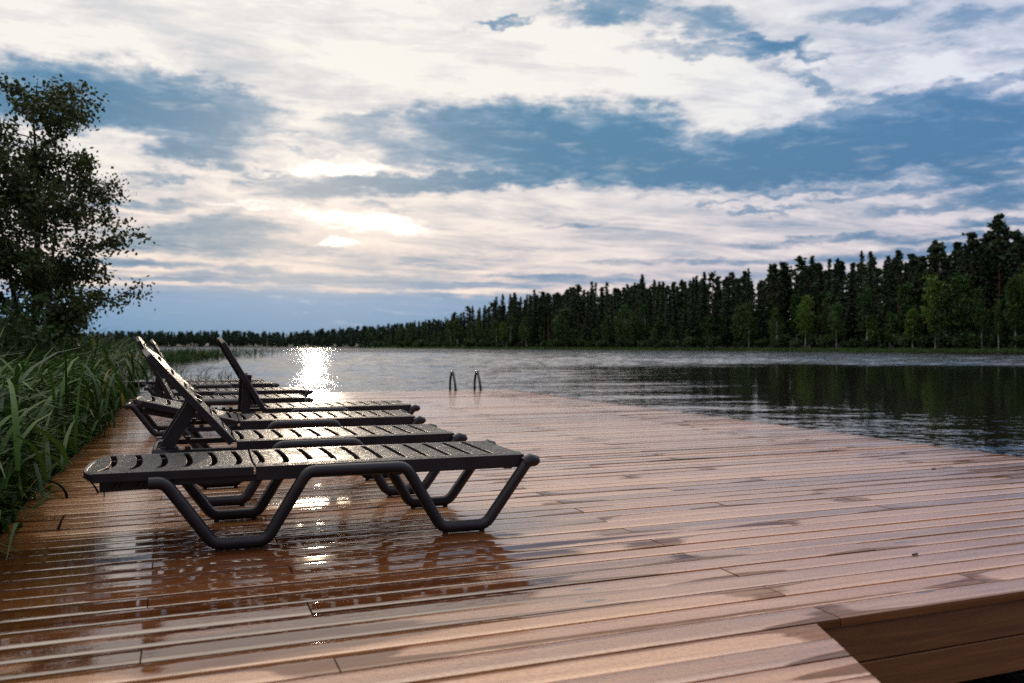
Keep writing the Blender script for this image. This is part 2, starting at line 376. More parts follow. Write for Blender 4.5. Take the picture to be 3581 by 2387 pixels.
M = dict(
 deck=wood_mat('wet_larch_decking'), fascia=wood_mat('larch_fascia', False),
 top=plastic_mat('wet_embossed_plastic', True), plastic=plastic_mat('dark_plastic', False),
 water=water_mat(),
 reed=leaf_mat('reed_leaf', (.004, .012, .003), (.011, .038, .006), (.044, .100, .012), .22, .62, 1.2),
 dryreed=leaf_mat('dry_reed_leaf', (.10, .07, .02), (.20, .13, .03), (.28, .20, .06), .35),
 alder=leaf_mat('alder_leaf', (.018, .022, .010), (.030, .042, .014), (.055, .080, .022), .25, .45, 1.5),
 needle=leaf_mat('conifer_needles', (.012, .024, .012), (.024, .044, .020), (.046, .074, .030), .15, .7, .25),
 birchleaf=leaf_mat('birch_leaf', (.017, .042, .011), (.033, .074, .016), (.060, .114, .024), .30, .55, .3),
 bright=leaf_mat('bright_birch_leaf', (.032, .072, .011), (.062, .125, .018), (.105, .180, .028), .35, .55, .3),  # birch leaves of a lighter, yellower green
 bush=leaf_mat('willow_leaf', (.016, .036, .012), (.030, .060, .018), (.055, .100, .028), .3, .6, .4),
 farleaf=leaf_mat('distant_wood', (.012, .026, .018), (.020, .040, .024), (.034, .060, .030), .15, .7, .05),
 grass=leaf_mat('bank_grass', (.030, .070, .018), (.050, .110, .026), (.085, .150, .040), .35, .6, .1),
 bark=bark_mat('grey_bark', (.020, .016, .012), (.060, .048, .038)),
 pinebark=bark_mat('red_pine_bark', (.050, .022, .012), (.13, .062, .034)),
 birchbark=bark_mat('white_birch_bark', (.10, .09, .08), (.55, .53, .50), (3., 3., 2.)),
)
def plain(name, c, r, metal=0., bumpy=0.):
    m, t, p = mat(name); pos = t.node('ShaderNodeTexCoord').outputs['Object']
    n = t.noise(pos, 40., 3., .6)
    c2 = tuple(q*.75 for q in c)
    t.l.new(t.ramp(n, [(.3, c2), (.7, c)]), p.inputs['Base Color'])
    t.l.new(t.m('MULTIPLY_ADD', n, .2, r-.1), p.inputs['Roughness']); p.inputs['Metallic'].default_value = metal
    return m
M['steel'] = plain('stainless_steel', (.07, .07, .075), .25, 1.)
M['soil'] = plain('dark_wet_soil', (.030, .024, .014), .8)
M['twig'] = plain('dark_twig', (.020, .012, .008), .6)

# ------------------------------------------------------------------ water and banks
WZ = -.5
def lake():
    """one sheet of water to the horizon; real waves where they are big enough to see, finer ripples as bump"""
    fine = np.radians(np.arange(-24, 76, .16)); rest = np.radians(np.arange(77, 336, 4.))
    az = np.concatenate([fine, rest]); na = len(az)
    r = [0.8]
    while r[-1] < 9000: r.append(r[-1]*(1.035 if r[-1] < 4 else 1.006 if r[-1] < 190 else 1.06))
    r = np.array(r); nr = len(r)
    rr, aa = np.meshgrid(r, az, indexing='ij'); X = rr*np.sin(aa); Y = rr*np.cos(aa)
    def vn(x, y, seed):       # smooth value noise
        g = np.random.default_rng(seed).random((64, 64)); i = np.floor(x).astype(int); j = np.floor(y).astype(int); f = x-i; h = y-j
        f = f*f*(3-2*f); h = h*h*(3-2*h); G = lambda p, q: g[p % 64, q % 64]
        return (G(i, j)*(1-f)+G(i+1, j)*f)*(1-h)+(G(i, j+1)*(1-f)+G(i+1, j+1)*f)*h
    sst = lambda v, lo, hi: (lambda t: t*t*(3-2*t))(np.clip((v-lo)/(hi-lo), 0, 1))
    n1 = vn(X/26+7, Y/14+3, 1)*.6+vn(X/9, Y/5, 2)*.4; n2 = vn(X/60+1, Y/18+9, 3)
    # lee of the tall right bank: smooth dark water; wind reaches the rest of the lake
    ang = np.degrees(aa); ang = np.where(ang > 180, ang-360, ang)
    s_ = X*math.cos(R(29))-Y*math.sin(R(29))
    lee = sst(s_/(rr+3)+(n1-.5)*.34, -.08, .22)*(1-sst(rr+(n2-.5)*16, 60, 70))
    far = sst(rr+(n2-.5)*14, 50, 64)
    amp = (1-.88*lee)*((.75+.4*sst(n1, .25, .7))*(.30+.55*sst(-s_/(rr+3), .0, .22))*(1-far)+1.7*far)
    near = (1-sst(rr, 9, 27))*.32; amp = np.maximum(amp, near*(.7+.3*sst(n1, .3, .6)))
    cell = np.maximum(rr*.006, rr*np.radians(.16))
    Z = np.zeros_like(X); g = np.random.default_rng(5)
    for k in range(90):
        lam = .30*(14 ** (k/89)); th = R(190)+g.normal(0, .75 if lam < 1.3 else .35); kx, ky = math.sin(th)*2*math.pi/lam, math.cos(th)*2*math.pi/lam
        keep = sst(lam/cell, 1.7, 3.4)
        Z += keep*np.sin(X*kx+Y*ky+g.random()*6.28)*lam*.0015*(1+.5*g.random())
    Z *= amp*np.where(ang < 78, 1, 0)*(1-sst(rr, 150, 190))
    V = np.stack([X, Y, WZ+Z], -1).reshape(-1, 3)
    i = np.arange(nr-1)[:, None]*na; j = np.arange(na)[None]; j2 = (j+1) % na
    F = np.stack([i+j, i+na+j, i+na+j2, i+j2], -1).reshape(-1, 4)
    c = np.vstack([V, [[0, 0, WZ]]])
    o = mesh_np('lake_water', V, F, M['water'], None, dict(amp=amp.ravel(), far=sst(rr, 28, 60).ravel()), smooth=True)
    return tag(o, kind='structure')
lake()
SHORE = [(175,-60),(190,30),(191,72),(189,98),(179,114),(166,128),(165,156),(168,208),(163,233),(153,257),(152,326),(140,405),(126,480),(113,539),(93,646),(66,772),(2,898),(-95,1030),(-220,1010)]
SH = np.array(SHORE, float)
SEG = np.hypot(*np.diff(SH, axis=0).T); ARC = np.concatenate([[0], np.cumsum(SEG)])
def shore_at(s, inland=0.):
    """point on the far shoreline at arc length s, pushed inland (away from the lake)"""
    i = int(np.clip(np.searchsorted(ARC, s)-1, 0, len(SEG)-1)); f = (s-ARC[i])/SEG[i]
    p = SH[i]*(1-f)+SH[i+1]*f
    d0 = SH[max(i-1, 0)]; d1 = SH[min(i+2, len(SH)-1)]
    t = (d1-d0)/np.hypot(*(d1-d0)); n = np.array([t[1], -t[0]])
    return p+n*inland
def bank_z(inl): return WZ+.05+max(0., inl)*.035+ (.25 if inl > 1 else 0)
vs, fs = [], []
lv = [-3, 0, 2, 12, 40, 90, 220]
ss = np.linspace(0, ARC[-1], 120)
for s in ss:
    for k in lv:
        p = shore_at(s, k); vs.append((p[0], p[1], WZ-.4 if k < 0 else bank_z(k)))
n = len(lv)
for i in range(len(ss)-1):
    for k in range(n-1): fs.append((i*n+k, i*n+k+1, (i+1)*n+k+1, (i+1)*n+k))
tag(mesh_np('far_bank', np.array(vs), np.array(fs), M['soil']), kind='structure')
# near left bank
lb = [(-2.4,-12),(-2.4,2),(-2.6,8),(-2.6,14),(-2.6,20),(-3.0,30),(-3.5,45),(-4,60),(-4,80),(-5,100),(-30,160),(-90,300),(-200,700),(-230,1030)]
vs, fs = [], []
for (x, y) in lb:
    for (dx, z) in ((.6, WZ-.25), (-.2, WZ+.02), (-1.5, WZ+.12), (-8, WZ+.35), (-60, WZ+1.2), (-260, WZ+2.)): vs.append((x+dx, y, z))
for i in range(len(lb)-1):
    for k in range(5): fs.append((i*6+k, i*6+k+1, (i+1)*6+k+1, (i+1)*6+k))
tag(mesh_np('left_bank', np.array(vs), np.array(fs), M['soil']), kind='structure')

# ------------------------------------------------------------------ the deck
XL, XR, YF, YB = -.77, 6.0, 2.10, 15.65
PITCH, GAP, TH = .1294, .0075, .028
def plank(mb, x0, x1, y0, y1, tilt, dz, rn, xs=None):
    """one board: rounded edges, slightly cupped, cut at x0 / x1 (callables of y give slanted ends)"""
    f0 = x0 if callable(x0) else (lambda y: x0); f1 = x1 if callable(x1) else (lambda y: x1)
    prof = [(0., -TH), (0., -.004), (.0013, -.0011), (.006, -.0002), (.035, .0), (.0617, -.0004), (.0884, .0), (.1174, -.0002), (.1221, -.0011), (.1234, -.004), (.1234, -TH)]
    w = y1-y0; k = w/.1234
    L = abs(f1(y0)-f0(y0))
    us = [u for u in (0, .02, .07, .15, .3, .6) if u < L*.45]
    us = us+[L/2]+[L-u for u in reversed(us)]
    b = len(mb['v'])
    for u in us:
        for (q, z) in prof:
            y = y0+q*k; xa, xb = f0(y), f1(y)
            x = xa+(xb-xa)*u/L
            mb['v'].append((x, y, z+dz+tilt*(q*k-w/2))); mb['rnd'].append(rn); mb['endd'].append(min(u, L-u)); mb['vv'].append(q/.1234)
    n = len(prof)
    for i in range(len(us)-1):
        for j in range(n-1):
            mb['f'].append((b+i*n+j, b+i*n+j+1, b+(i+1)*n+j+1, b+(i+1)*n+j))
        mb['f'].append((b+i*n+n-1, b+i*n, b+(i+1)*n, b+(i+1)*n+n-1))
    for i in (0, len(us)-1):      # end grain as a fan of quads
        for j in range(0, n//2):
            a, c = b+i*n+j, b+i*n+n-1-j
            if a+1 != c-1: mb['f'].append((a, a+1, c-1, c))
            
def build_planks(name, rows, parent):
    mb = dict(v=[], f=[], rnd=[], endd=[], vv=[])
    for (y0, y1, pieces) in rows:
        for (a, c) in pieces:
            plank(mb, a, c, y0, y1, random.gauss(0, .014), random.gauss(0, .0010), random.random())
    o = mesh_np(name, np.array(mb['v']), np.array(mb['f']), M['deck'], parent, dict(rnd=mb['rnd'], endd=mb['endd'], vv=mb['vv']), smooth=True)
    bm = bmesh.new(); bm.from_mesh(o.data); bmesh.ops.recalc_face_normals(bm, faces=bm.faces); bm.to_mesh(o.data); bm.free()
    o.data.set_sharp_from_angle(angle=R(50))
    return o
deck = empty('wooden_deck', (0, 0, 0))
tag(deck, 'broad bathing deck of wet reddish brown boards reaching out over the lake', 'deck')
rows = []; i = 0; y = YF
while y+PITCH <= YB+.02:
    par = i % 2
    js = [1.92, 3.45, 4.98] if par == 0 else ([.39, 2.70] if i % 4 == 1 else [-.1, 5.3])
    if par == 0 and random.random() < .2: js = [1.92, 4.98]
    xs = [XL+random.uniform(-.004, .004)]+js+[XR+random.uniform(-.006, .006)]
    rows.append((y, y+PITCH-GAP*random.uniform(.7, 1.3), [(xs[k]+.002, xs[k+1]-.002) for k in range(len(xs)-1)]))
    y += PITCH; i += 1
YB = y
build_planks('planking', rows, deck)
def board(name, lo, hi, parent, bevel=.003):
    mb = MB(); mb.box(lo, hi); o = mb.build(name, M['fascia'], parent, bevel=bevel)
    n = len(o.data.vertices)
    for an, v in (('rnd', random.random()), ('endd', 1.), ('vv', .5)):
        a = o.data.attributes.new(an, 'FLOAT', 'POINT'); a.data.foreach_set('value', [v]*n)
    return o
GX = 1.82       # where the gangway's right edge meets the deck
for k in range(2):
    z1 = -.031-k*.127; z0 = z1-.122
    board('fascia_board', (XL+.02, YF+.012+.002*k, z0), (XR-.03, YF+.034, z1), deck)
    board('fascia_board', (XR-.040, YF+.036, z0), (XR-.016-.002*k, YB-.03, z1), deck)
    board('fascia_board', (XL+.016, YF+.036, z0), (XL+.038+.002*k, YB-.03, z1), deck)
    board('fascia_board', (XL+.04, YB-.028, z0), (XR-.044, YB-.010, z1), deck)
for x in (.35, 1.92, 3.45, 4.98): board('joist', (x-.03, YF+.04, -.18), (x+.03, YB-.04, -.030), deck)
for x in (XL+.15, 1.2, 2.7, 4.2, XR-.15):
    for yy in (2.6, 6.8, 11., YB-.5):
        mb = MB(); mb.tube([(x, yy, -1.2), (x, yy, -.19)], .07, 12); mb.build('pile', M['fascia'], deck, 40)

gang = empty('gangway', (.6, 1.0, 0))
tag(gang, 'board gangway with a slanting edge meeting the near side of the deck', 'gangway')
rows = []; y = YF-PITCH; i = 0
ex = lambda yy: GX+(yy-YF)*.40
while y > -1.6:
    xl = lambda yy: ex(yy)-2.75
    if i % 2 == 0: pieces = [(lambda yy: ex(yy)-2.75, ex)]
    else:
        c = ex(y)-1.15+random.uniform(-.05, .05)
        pieces = [(lambda yy: ex(yy)-2.75, c-.002), (c+.002, ex)]
    rows.append((y, y+PITCH-GAP*random.uniform(.7, 1.3), pieces)); y -= PITCH; i += 1
g = build_planks('planking', rows, gang); g.location = (-.6, -1.0, 0)
for dx in (-.10, -1.4, -2.65):
    mb = MB(); yy0, yy1 = -1.5, YF-.01
    a, b = ex(yy0)+dx, ex(yy1)+dx
    mb.add([(a-.03, yy0, -.18), (a+.03, yy0, -.18), (b+.03, yy1, -.18), (b-.03, yy1, -.18), (a-.03, yy0, -.031), (a+.03, yy0, -.031), (b+.03, yy1, -.031), (b-.03, yy1, -.031)],
           [(0,3,2,1),(4,5,6,7),(0,1,5,4),(1,2,6,5),(2,3,7,6),(3,0,4,7)])
    q = mb.build('joist', M['fascia'], gang); q.location = (-.6, -1.0, 0)

# ------------------------------------------------------------------ sun loungers
PW = .30        # half width of the slatted panels
def slatted_panel(x0, x1, slots, bow=.022, z=.0, skirt=.05, round_end=None):
    """panel with bowed slots cut right through; top at z, side skirts hang down; returns an MB"""
    mb = MB(); inner = PW-.055; th = .014
    ny = [-PW, -PW+.006, -PW+.03, -inner]+[-inner+2*inner*k/8 for k in range(1, 8)]+[inner, PW-.03, PW-.006, PW]
    sw = .024
    xb = [x0]+[q for c in sorted(slots) for q in (c-sw/2, c+sw/2)]+[x1]
    # subdivide the ends
    def xx(i, yv):
        b = bow*max(0., 1-(yv/inner)**2) if abs(yv) < inner else 0.
        u = xb[i]
        if i == 0 and round_end == 'lo': return u+.055*(abs(yv)/PW)**3.2
        if i == len(xb)-1 and round_end == 'hi': return u-.020*(abs(yv)/PW)**3.
        if i in (0, len(xb)-1): return u
        return u+b
    def zz(i, yv):
        a = abs(yv)/PW
        zt = z-.010*max(0., 1-(yv/inner)**2)      # the slats sag a little between the rims
        if a > .97: zt -= .005
        if i == 0 and round_end == 'lo': zt -= .006
        return zt
    hole = set()
    for k in range(len(slots)):
        for j in range(len(ny)-1):
            if ny[j] >= -inner-1e-6 and ny[j+1] <= inner+1e-6: hole.add((1+2*k, j))
    idx = {}; vs = []
    def vid(i, j, low):
        key = (i, j, low)
        if key not in idx:
            idx[key] = len(vs); vs.append((xx(i, ny[j]), ny[j], zz(i, ny[j])-(th if low else 0)))
        return idx[key]
    top, side = [], []
    ni, nj = len(xb)-1, len(ny)-1
    solid = lambda i, j: 0 <= i < ni and 0 <= j < nj and (i, j) not in hole
    for i in range(ni):
        for j in range(nj):
            if not solid(i, j): continue
            top.append((vid(i, j, 0), vid(i+1, j, 0), vid(i+1, j+1, 0), vid(i, j+1, 0)))
            side.append((vid(i, j, 1), vid(i, j+1, 1), vid(i+1, j+1, 1), vid(i+1, j, 1)))
            for (di, dj, a, b) in ((-1, 0, (i, j), (i, j+1)), (1, 0, (i+1, j), (i+1, j+1)), (0, -1, (i, j), (i+1, j)), (0, 1, (i, j+1), (i+1, j+1))):
                if not solid(i+di, j+dj): side.append((vid(*a, 0), vid(*b, 0), vid(*b, 1), vid(*a, 1)))
    mb.add(vs, top, 0); b0 = 0
    mb.f += side; mb.mi += [1]*len(side)
    # skirts along the two long sides and across the free end
    for sgn in (-1, 1):
        ya, yb = sorted((sgn*(PW+.004), sgn*(PW-.012)))
        xa = x0+(.05 if round_end == 'lo' else 0)
        mb.box((xa, ya, z-skirt), (x1-(.012 if round_end == 'hi' else 0), yb, z-.004), 1)
    if round_end:
        ys = [-PW+.012+2*(PW-.012)*k/12 for k in range(13)]
        i = 0 if round_end == 'lo' else len(xb)-1; q = 1 if round_end == 'lo' else -1
        vs2 = []
        for yv in ys:
            xe = xx(i, yv)
            vs2 += [(xe-q*.003, yv, z-.008), (xe-q*.003, yv, z-skirt*.85), (xe+q*.012, yv, z-skirt*.85), (xe+q*.012, yv, z-.012)]
        fs2 = []
        for k in range(12):
            for e in range(4): fs2.append((k*4+e, k*4+(e+1) % 4, k*4+4+(e+1) % 4, k*4+4+e))
        fs2 += [(0, 1, 2, 3), (48, 49, 50, 51)]
        mb.add(vs2, fs2, 1)
    return mb
def smooth_path(pts, r, n=4):
    """round the corners of a polyline"""
    P = [Vector(p) for p in pts]; out = [P[0]]
    for i in range(1, len(P)-1):
        a, b, c = P[i-1], P[i], P[i+1]
        d0 = min(r, (a-b).length*.45); d1 = min(r, (c-b).length*.45)
        s, e = b+(a-b).normalized()*d0, b+(c-b).normalized()*d1
        for k in range(n+1):
            f = k/n; out.append(s*(1-f)**2+b*2*f*(1-f)+e*f*f)
    out.append(P[-1]); return out
SEAT_SLOTS = [.022+.105*k for k in range(11)]
BACK_SLOTS = [-.075-.104*k for k in range(6)]
HZ = .345
def make_frame_side(sgn):
    mb = MB(); y = sgn*.318
    p = [(-.412, y, .294), (-.352, y, .294), (-.163, y, .030), (.045, y, .030), (.215, y, .312), (.645, y, .312), (.808, y, .029), (1.018, y, .029), (1.232, y, .318)]
    mb.tube(smooth_path(p, .036), .0258, 14)
    # foot-end knuckle, glide pads
    mb.tube([(1.205, y, .300), (1.238, y, .314), (1.262, y, .308), (1.272, y, .296)], [.030, .032, .029, .020], 14)
    for x in (-.145, .03, .826, 1.0): mb.tube([(x, y, .0), (x, y, .012)], .013, 10)
    return mb
def make_base(sgn):
    mb = MB(); y = sgn*.270
    mb.box((-.405, y-.014, .276), (.03, y+.014, .306))
    for x in (-.36, -.30, -.24): mb.box((x-.014, y-.0139, .300), (x+.014, y+.0139, .322))
    return mb
def make_cross():
    mb = MB()
    mb.tube(smooth_path([(-.33, -.27, .29), (-.405, -.24, .29), (-.405, .24, .29), (-.33, .27, .29)], .06, 5), .015, 10)
    return mb
def make_bar(x):
    mb = MB(); mb.box((x-.02, -.287, .274), (x+.02, .287, .300)); return mb
def make_prop(a, b):
    """U shaped prop from the back panel (a) to the base rail (b), given as (x, z)"""
    mb = MB(); A, B = Vector((a[0], 0, a[1])), Vector((b[0], 0, b[1]))
    d = (B-A).normalized(); nrm = Vector((d.z, 0, -d.x)); L = (B-A).length
    for sgn in (-1, 1):
        y = sgn*.232
        Mx = Matrix(((d.x, 0, nrm.x, A.x), (0, 1, 0, 0), (d.z, 0, nrm.z, A.z), (0, 0, 0, 1)))
        mb.box((0, y-.013, -.034), (L, y+.013, .034), 0, Mx)
    mb.box((L-.075, -.219, -.012), (L-.005, .219, .012), 0, Mx)
    mb.box((L*.35, -.219, -.010), (L*.35+.04, .219, .010), 0, Mx)
    return mb
PARTS = {}
def panel_mesh(key, fn):
    if key not in PARTS: PARTS[key] = fn()
    return PARTS[key]
def make_lounger(x, y, rz, ang, label):
    """x, y: near corner of the hinge line; ang: back angle in degrees"""
    c, s = math.cos(R(rz)), math.sin(R(rz))
    root = empty('sun_lounger', (x-s*PW, y+c*PW, 0), R(rz))
    tag(root, label, 'sun lounger', 'row of dark plastic sun loungers on the wet deck')
    def inst(key, fn, name, mats, **kw):
        if key in PARTS:
            o = PARTS[key].copy(); COL.objects.link(o); o.parent = root
        else:
            o = fn().build(name, mats, root, **kw); PARTS[key] = o
        return o
    tm = [M['top'], M['plastic']]
    inst('seat', lambda: slatted_panel(.004, 1.225, SEAT_SLOTS, z=HZ, skirt=.064, round_end='hi'), 'seat', tm, smooth=32, bevel=.0025)
    for sg in (-1, 1): inst(('leg', sg), lambda: make_frame_side(sg), 'leg_frame', M['plastic'], smooth=50)
    for sg in (-1, 1): inst(('base', sg), lambda: make_base(sg), 'base_rail', M['plastic'], bevel=.003)
    inst('cross', make_cross, 'head_loop', M['plastic'], smooth=50)
    for xb_ in (.10, .62, 1.14): inst(('bar', xb_), lambda: make_bar(xb_), 'cross_bar', M['plastic'], bevel=.003)
    def back():
        return slatted_panel(-.672, -.004, BACK_SLOTS, z=0., skirt=.042, round_end='lo')
    b = inst('back', back, 'backrest', tm, smooth=32, bevel=.0025)
    b.location = (0, 0, HZ); b.rotation_euler = (0, R(ang), 0)
    if ang > 20:
        a = R(ang); att = (-.33*math.cos(a)+.03*math.sin(a), HZ+.33*math.sin(a)-.03*math.cos(a)); l = .315
        dz = min(att[1]-.300, l*.999); dx = math.sqrt(l*l-dz*dz)
        o = make_prop(att, (att[0]-dx, att[1]-dz)).build('prop_frame', M['plastic'], root, bevel=.004)
    else:
        a = R(ang); p0 = Vector((-.33, 0, -.050)); p1 = Vector((-.60, 0, -.055))
        rot = lambda v: (v.x*math.cos(a)+v.z*math.sin(a), HZ-v.x*math.sin(a)+v.z*math.cos(a))
        mb = make_prop(rot(p0), rot(p1))
        Mx = Matrix.Translation((0, 0, HZ)) @ Matrix.Rotation(a, 4, 'Y')
        for xh in (-.43, -.52):      # the hooks that hang under the flat back
            for sg in (-1, 1):
                yv = sg*.262
                q = [Mx @ Vector(v) for v in ((xh+.02, yv-.008, -.030), (xh-.005, yv-.008, -.030), (xh-.028, yv-.008, -.072), (xh-.012, yv-.008, -.074), (xh+.02, yv+.008, -.030), (xh-.005, yv+.008, -.030), (xh-.028, yv+.008, -.072), (xh-.012, yv+.008, -.074))]
                mb.add(q, [(0,1,2,3),(7,6,5,4),(0,4,5,1),(1,5,6,2),(2,6,7,3),(3,7,4,0)])
        mb.build('prop_frame', M['plastic'], root, bevel=.004)
    return root
make_lounger(.292, 3.735, -1.5, 0., 'flat dark plastic sun lounger with wet slats, nearest the camera')
make_lounger(.275, 4.75, -.5, 48.5, 'sun lounger with half raised back, second from the front of the row')
make_lounger(.37, 6.02, -2., 14., 'sun lounger with its back tipped up only slightly, between two raised ones')
make_lounger(.645, 7.15, 0., 60., 'sun lounger standing furthest to the right, its steep back clear against the lake')
make_lounger(-.06, 8.55, 0., 63., 'sun lounger with steep back whose head end shows highest behind the second one')
make_lounger(.15, 10.05, 0., 44., 'far sun lounger with half raised back showing its holes in front of the reeds')
make_lounger(-.03, 11.95, 0., 62., 'far sun lounger with steep narrow dark back, last one raised in the row')
make_lounger(-.10, 13.10, 0., 0., 'flat sun lounger at the far end of the row beside the reeds')

# ------------------------------------------------------------------ bathing ladder
lad = empty('bathing_ladder', (5.1, YB-.1, 0)); tag(lad, 'steel bathing ladder with two looped handrails at the far edge of the deck', 'ladder')
for x in (-.245, .255):
    mb = MB()
    p = smooth_path([(x, -.08, 0), (x-.01, -.05, .16), (x-.01, .10, .40), (x-.01, .25, .20), (x, .28, -.9)], .10, 6)
    mb.tube(p, .023, 12); mb.build('handrail', M['steel'], lad, 60)
    mb = MB(); mb.tube([(x, -.08, .0), (x, -.08, .008)], .042, 14); mb.build('foot_plate', M['steel'], lad, 40)
for z in (-.25, -.5, -.75):
    mb = MB(); mb.box((-.245, .255, z), (.255, .305, z+.02)); mb.build('rung', M['steel'], lad, bevel=.004)

# ------------------------------------------------------------------ foliage helpers
def quads_at(c, size, rnd_dir=None, aspect=1.6, flat=None):
    """n randomly turned leaf quads; c (n,3), size (n,)"""
    n = len(c); d = rng.normal(size=(n, 3))
    if flat is not None: d[:, 2] *= flat
    d /= np.linalg.norm(d, axis=1)[:, None]
    if rnd_dir is not None:
        d = d*.55+rnd_dir; d /= np.linalg.norm(d, axis=1)[:, None]
    u = np.cross(d, rng.normal(size=(n, 3))); u /= np.linalg.norm(u, axis=1)[:, None]
    L = (d*size[:, None]*aspect*.5); Wd = u*size[:, None]*.5
    v = np.stack([c-L, c+Wd*.9-L*.1, c+L, c-Wd*.9-L*.1], 1).reshape(-1, 3)
    f = np.arange(n*4).reshape(n, 4)
    return v, f
class Tree:
    """one tree prototype: a tapered trunk with limbs and a crown of leaf clumps"""
def tree_proto(name, trunk_mb, tmat, leaf_c, leaf_s, lmat, dirs=None, aspect=1.5):
    root = empty(name)
    trunk_mb.build('trunk', tmat, root, 60)
    v, f = quads_at(np.array(leaf_c), np.array(leaf_s), dirs, aspect)
    rn = np.repeat(rng.random(len(leaf_c)), 4)
    mesh_np('crown', v, f, lmat, root, dict(rnd=rn))
    return root
def limb(mb, p0, p1, r0, r1, k=5, wob=.04):
    p0, p1 = Vector(p0), Vector(p1); L = (p1-p0).length
    pts = [p0.lerp(p1, i/k)+(Vector((random.gauss(0, wob*L), random.gauss(0, wob*L), random.gauss(0, wob*L*.6))) if 0 < i < k else Vector()) for i in range(k+1)]
    mb.tube(pts, [r0+(r1-r0)*i/k for i in range(k+1)], 7, cap=False)
    return pts
def spruce(H, wid, bare, dense=1.0, top_sparse=False):
    mb = MB(); r = H*.011
    mb.tube([(0, 0, -.4), (0, 0, H*.5), (random.gauss(0, .1), random.gauss(0, .1), H*.99)], [r, r*.65, r*.08], 7)
    c, s, dr = [], [], []
    z = H*bare
    while z < H:
        f = (z-H*bare)/(H*(1-bare)); rad = wid*(1-f)**.8*random.uniform(.7, 1.15)+.12
        nb = max(4, int(9*dense*(1-f*.5)))
        for b in range(nb):
            a = random.uniform(0, 6.283); rr = rad*random.uniform(.55, 1.1)
            for q in np.linspace(.2, 1, max(2, int(rr/.42))):
                c.append((math.cos(a)*rr*q+random.gauss(0, .1), math.sin(a)*rr*q+random.gauss(0, .1), z-rr*q*.35+q*q*rr*.12+random.gauss(0, .12)))
                s.append(random.uniform(.55, .95)*(1.05-.35*q)); dr.append((math.cos(a), math.sin(a), -.3))
        z += .40+.18*(1-f)
    for k in range(5): c.append((0, 0, H-.15*k)); s.append(.35); dr.append((0, 0, 1.2))
    return mb, c, s, np.array(dr)
def pine(H, wid, bare):
    mb = MB(); r = H*.010; lean = random.gauss(0, .3)
    tr = [(0, 0, -.4), (lean*.3, 0, H*.4), (lean*.7, .1, H*.75), (lean, .1, H*.96)]
    mb.tube(tr, [r, r*.8, r*.5, r*.12], 7)
    c, s, dr = [], [], []
    n = int(26+wid*8)
    for k in range(n):
        f = (k+random.random())/n; z = H*(bare+(1-bare)*f*.98)
        a = random.uniform(0, 6.283); rad = wid*math.sin(math.pi*min(1, .18+f*.86))**.75*random.uniform(.3, 1.)
        p = (lean+math.cos(a)*rad, math.sin(a)*rad, z+random.uniform(-.2, .4))
        limb(mb, (lean*.8, 0, z-.5), p, r*.22, r*.06, 3)
        cl = random.uniform(.42, .85)
        for q in range(int(30*cl)):
            d = np.array([random.gauss(0, .50), random.gauss(0, .50), random.gauss(0, .28)])*cl
            c.append((p[0]+d[0], p[1]+d[1], p[2]+d[2])); s.append(random.uniform(.5, .9)); dr.append((d[0]*.5, d[1]*.5, .35))
    return mb, c, s, np.array(dr)
def broad(H, wid, bare, lean=0., clumps=34, size=.42, droop=.1, forks=1):
    mb = MB(); r = H*.011; c, s, dr = [], [], []
    for fk in range(forks):
        lx, ly = lean+random.gauss(0, .35), random.gauss(0, .35)
        tr = [(fk*.35, fk*.2, -.4), (lx*.25+fk*.5, ly*.2, H*.33), (lx*.7+fk*.3, ly*.7, H*.68), (lx, ly, H*.95)]
        mb.tube(tr, [r, r*.75, r*.42, r*.08], 8)
        for k in range(clumps//forks):
            f = (k+random.random())/(clumps//forks); z = H*(bare+(1-bare)*f)
            a = random.uniform(0, 6.283); rad = wid*(math.sin(math.pi*(.12+.84*f))**.7)*math.sqrt(random.random())
            cx, cy = lx*(z/H)+math.cos(a)*rad, ly*(z/H)+math.sin(a)*rad
            zz = z-droop*rad
            if rad > wid*.4: limb(mb, (lx*(z/H)*.9, ly*(z/H), z-rad*.6), (cx, cy, zz), r*.2, r*.05, 3)
            cl = random.uniform(.7, 1.35)*wid*.30
            nq = int(50*cl+14)
            for q in range(nq):
                d = np.array([random.gauss(0, .62), random.gauss(0, .62), random.gauss(0, .5)])*cl
                c.append((cx+d[0], cy+d[1], zz+d[2]-abs(random.gauss(0, droop*2)))); s.append(size*random.uniform(.6, 1.25)); dr.append((0, 0, -.5))
    return mb, c, s, np.array(dr)
def shrub_geo(H, wid):
    mb = MB(); c, s, dr = [], [], []
    for k in range(9):
        a = random.uniform(0, 6.283); q = limb(mb, (math.cos(a)*.15, math.sin(a)*.15, -.2), (math.cos(a)*wid*.6, math.sin(a)*wid*.6, H*random.uniform(.5, .85)), .05, .012, 4)
        for j in range(4):
            cc = q[-1].lerp(q[2], j/4)
            for m_ in range(26):
                c.append((cc.x+random.gauss(0, wid*.2), cc.y+random.gauss(0, wid*.2), cc.z+random.gauss(0, H*.12))); s.append(random.uniform(.22, .45)); dr.append((0, 0, .1))
    return mb, c, s, np.array(dr)

